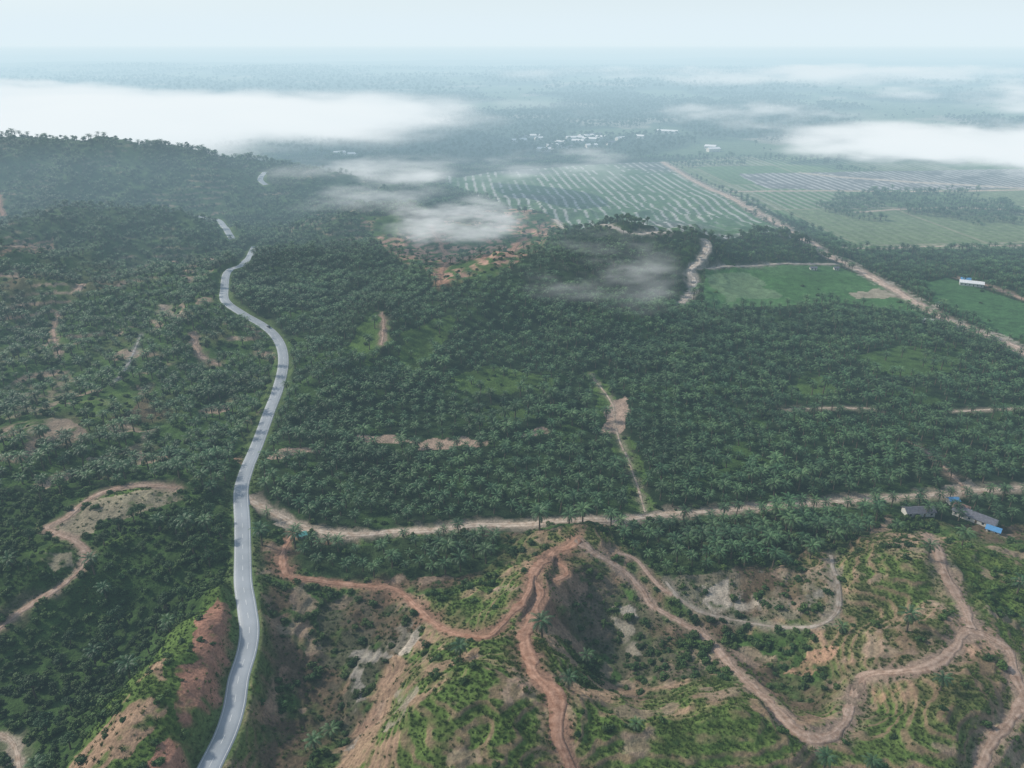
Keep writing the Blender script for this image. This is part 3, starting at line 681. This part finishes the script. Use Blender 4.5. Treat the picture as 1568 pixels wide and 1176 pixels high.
# car on the road
def car(px, py):
    P = RD[0][1]; pz = RD[0][2]; c = np.array(cast(px, py)); i = int(np.argmin(((P-c)**2).sum(1))); t_ = P[min(i+2, len(P)-1)]-P[i-2]; an = math.atan2(t_[1], t_[0])
    e = bpy.data.objects.new('car', None); scene.collection.objects.link(e); nv = np.array([-math.sin(an), math.cos(an)])
    e.location = (P[i][0]-nv[0]*1.8, P[i][1]-nv[1]*1.8, pz[i]+.05); e.rotation_euler[2] = an
    prof = [(-2.1,.35),(2.1,.35),(2.15,.75),(1.2,.95),(.5,1.42),(-1.2,1.45),(-1.9,1.0),(-2.15,.9)]
    k = len(prof); V = [(a, s*.85*(0.85 if b_ > 1.2 else 1), b_) for s in (-1, 1) for a, b_ in prof]
    F = [tuple(range(k)), tuple(range(2*k-1, k-1, -1))]+[(i_, (i_+1) % k, k+(i_+1) % k, k+i_) for i_ in range(k)]
    bo = mesh_obj('body', V, F, [plain('car_paint_dark', (0.03, 0.035, 0.05), .3)])
    gl = mesh_obj('windows', [(1.14,-.7,1.0),(1.14,.7,1.0),(.56,.62,1.41),(.56,-.62,1.41),(-1.86,-.7,1.06),(-1.86,.7,1.06),(-1.26,.62,1.44),(-1.26,-.62,1.44)], [(0,1,2,3),(4,5,6,7)], [MGL]); gl.location.z = .012
    V = []; F = []; S = []
    for wx in (-1.3, 1.3):
        for wy in (-.8, .8): tube(V, F, S, (wx, wy-.1, .33), (wx, wy+.1, .33), .33, .33, 12); F.append(tuple(range(len(V)-12, len(V)))); F.append(tuple(range(len(V)-24, len(V)-12)))
    wh = mesh_obj('wheels', V, F, [plain('tyre_rubber', (0.02, 0.02, 0.02))])
    for p in (bo, gl, wh): p.parent = e
car(409, 504)
# ------------------------------------------------------------------ haze and fog
def box(name, z0, z1, R, y0=None):
    if y0 is None: y0 = -R
    V = [(-R,y0,z0),(R,y0,z0),(R,R,z0),(-R,R,z0),(-R,y0,z1),(R,y0,z1),(R,R,z1),(-R,R,z1)]
    return mesh_obj(name, V, [(0,3,2,1),(4,5,6,7),(0,1,5,4),(1,2,6,5),(2,3,7,6),(3,0,4,7)])
def glowing_haze_mat(name, sig, L):
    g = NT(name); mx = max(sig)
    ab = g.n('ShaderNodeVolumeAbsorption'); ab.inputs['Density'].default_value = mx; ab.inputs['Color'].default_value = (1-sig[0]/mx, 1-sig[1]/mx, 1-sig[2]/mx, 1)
    em = g.n('ShaderNodeEmission'); e = [s*l for s, l in zip(sig, L)]; me_ = max(e)  # emission stands in for sky light scattered many times in the haze
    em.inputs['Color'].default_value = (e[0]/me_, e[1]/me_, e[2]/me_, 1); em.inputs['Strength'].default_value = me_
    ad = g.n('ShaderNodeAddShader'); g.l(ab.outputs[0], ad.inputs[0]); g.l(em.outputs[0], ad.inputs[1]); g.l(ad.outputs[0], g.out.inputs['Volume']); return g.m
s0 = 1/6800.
h1 = box('low_haze', -120, 170, 75000); h1.data.materials.append(glowing_haze_mat('haze_low', (s0*.82, s0*1.0, s0*1.1), (0.60, 0.78, 0.86)))
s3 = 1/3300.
h3 = box('valley_haze', -110, 120, 74000, 800); h3.data.materials.append(glowing_haze_mat('haze_valley', (s3*.84, s3*1.0, s3*1.10), (0.63, 0.80, 0.89)))
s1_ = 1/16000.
h2 = box('high_haze', 170.5, 300, 75000); h2.data.materials.append(glowing_haze_mat('haze_high', (s1_, s1_, s1_), (0.75, 0.88, 0.94)))
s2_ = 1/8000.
h4 = box('upper_haze', 300.5, 1100, 75000); h4.data.materials.append(glowing_haze_mat('haze_upper', (s2_, s2_, s2_), (0.755, 0.875, 0.945)))  # extra layer, its glow brightens the sky above the horizon
def fog_mat(name, dens, seed, scale, wisp):
    g = NT(name); tc = g.n('ShaderNodeTexCoord'); geo = g.n('ShaderNodeNewGeometry')
    dt = g.n('ShaderNodeVectorMath', operation='LENGTH'); g.l(tc.outputs['Object'], dt.inputs[0])
    base = g.math('SUBTRACT', 1.0, g.math('POWER', dt.outputs['Value'], 2))
    mp = g.n('ShaderNodeMapping'); g.l(geo.outputs['Position'], mp.inputs[0]); mp.inputs['Scale'].default_value = (1/scale*.7, 1/scale*1.0, 1/scale*3.0); mp.inputs['Location'].default_value = (seed*3.7, seed*1.3, seed)
    no = g.noise(mp.outputs[0], 1.0, 4, 0.62)
    v_ = g.math('ADD', g.math('MULTIPLY', base, 1.0-wisp*.4), g.math('MULTIPLY', g.math('SUBTRACT', no, 0.5+wisp*.03), 3.0+wisp*3.0))
    v_ = g.math('SUBTRACT', v_, 0.2+0.1*wisp)
    mrn = g.n('ShaderNodeMapRange', interpolation_type='SMOOTHSTEP'); g.l(v_, mrn.inputs[0]); mrn.inputs[1].default_value = 0; mrn.inputs[2].default_value = 0.8+.5*wisp; mrn.inputs[3].default_value = 0; mrn.inputs[4].default_value = 1
    hull = g.math('MINIMUM', g.math('MAXIMUM', g.math('MULTIPLY', base, 2.0), 0.0), 1.0)
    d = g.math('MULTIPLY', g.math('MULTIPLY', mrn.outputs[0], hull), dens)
    ab = g.n('ShaderNodeVolumeAbsorption'); ab.inputs['Color'].default_value = (0, 0, 0, 1); g.l(d, ab.inputs['Density'])
    em = g.n('ShaderNodeEmission'); em.inputs['Color'].default_value = (0.92, 0.97, 0.99, 1); g.l(d, em.inputs['Strength'])  # fog glows by itself in place of scattered daylight
    ad = g.n('ShaderNodeAddShader'); g.l(ab.outputs[0], ad.inputs[0]); g.l(em.outputs[0], ad.inputs[1]); g.l(ad.outputs[0], g.out.inputs['Volume'])
    g.m.cycles.volume_step_rate = 0.5
    return g.m
def fog(pl, pr, pt, pb, zc, rz_, dens, seed, scale=260, wisp=0.0):
    xn, yn = gp((pl+pr)/2, pb, zc); xf, yf = gp((pl+pr)/2, pt, zc); cy = (yn+yf)/2; ry = abs(yf-yn)/2
    xl, yl = gp(pl, pb, zc); xl *= cy/yl; xr, yr = gp(pr, pb, zc); xr *= cy/yr
    import bmesh
    bm_ = bmesh.new(); bmesh.ops.create_icosphere(bm_, subdivisions=3, radius=1.0); me = bpy.data.meshes.new('fog_bank'); bm_.to_mesh(me); bm_.free()
    o = bpy.data.objects.new('fog_bank', me); scene.collection.objects.link(o); o.location = ((xl+xr)/2, cy, zc); o.scale = ((xr-xl)/2, ry, rz_)
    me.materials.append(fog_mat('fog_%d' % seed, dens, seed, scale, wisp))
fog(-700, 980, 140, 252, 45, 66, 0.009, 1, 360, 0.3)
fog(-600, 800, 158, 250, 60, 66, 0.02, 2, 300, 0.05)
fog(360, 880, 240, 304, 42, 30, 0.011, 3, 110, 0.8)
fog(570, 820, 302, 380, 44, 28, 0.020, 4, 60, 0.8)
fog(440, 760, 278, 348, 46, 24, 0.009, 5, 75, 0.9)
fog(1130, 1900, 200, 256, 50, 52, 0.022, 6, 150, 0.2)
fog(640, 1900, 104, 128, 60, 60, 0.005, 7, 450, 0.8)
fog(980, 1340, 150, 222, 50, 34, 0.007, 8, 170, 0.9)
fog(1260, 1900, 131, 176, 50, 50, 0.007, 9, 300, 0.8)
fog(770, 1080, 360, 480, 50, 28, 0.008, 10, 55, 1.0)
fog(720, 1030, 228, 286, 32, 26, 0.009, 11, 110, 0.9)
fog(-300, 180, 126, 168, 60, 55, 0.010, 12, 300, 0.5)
# ------------------------------------------------------------------ light
SE = math.radians(36); SD = Vector((-0.85, 0.30, 0)).normalized(); S_ = Vector((SD.x*math.cos(SE), SD.y*math.cos(SE), math.sin(SE)))
w = bpy.data.worlds.new('World'); scene.world = w; w.use_nodes = True; nt = w.node_tree; nt.nodes.clear()
sky = nt.nodes.new('ShaderNodeTexSky'); sky.sky_type = 'NISHITA'; sky.sun_disc = False; sky.sun_elevation = SE; sky.sun_rotation = math.atan2(SD.x, SD.y)
sky.dust_density = 1.0; sky.air_density = 1.0
bg = nt.nodes.new('ShaderNodeBackground'); bg.inputs[1].default_value = 0.13; wo = nt.nodes.new('ShaderNodeOutputWorld'); nt.links.new(sky.outputs[0], bg.inputs[0]); nt.links.new(bg.outputs[0], wo.inputs[0])
sd = bpy.data.lights.new('sun', 'SUN'); sd.energy = 4.0; sd.angle = math.radians(4); sd.color = (1, 0.95, 0.87); so = bpy.data.objects.new('sun', sd); so.rotation_euler = S_.to_track_quat('Z', 'Y').to_euler(); so.location = (0, 0, 500); scene.collection.objects.link(so)
# ------------------------------------------------------------------ camera
cd = bpy.data.cameras.new('camera'); cam = bpy.data.objects.new('camera', cd); scene.collection.objects.link(cam); cam.location = (0, 0, CAMZ)
cam.rotation_euler = (math.pi/2-PITCH, 0, 0); cd.sensor_width = 36; cd.lens = 36*FPX/1568; cd.clip_start = 1; cd.clip_end = 150000
scene.camera = cam
scene.view_settings.view_transform = 'Standard'; scene.view_settings.look = 'None'; scene.view_settings.exposure = 0
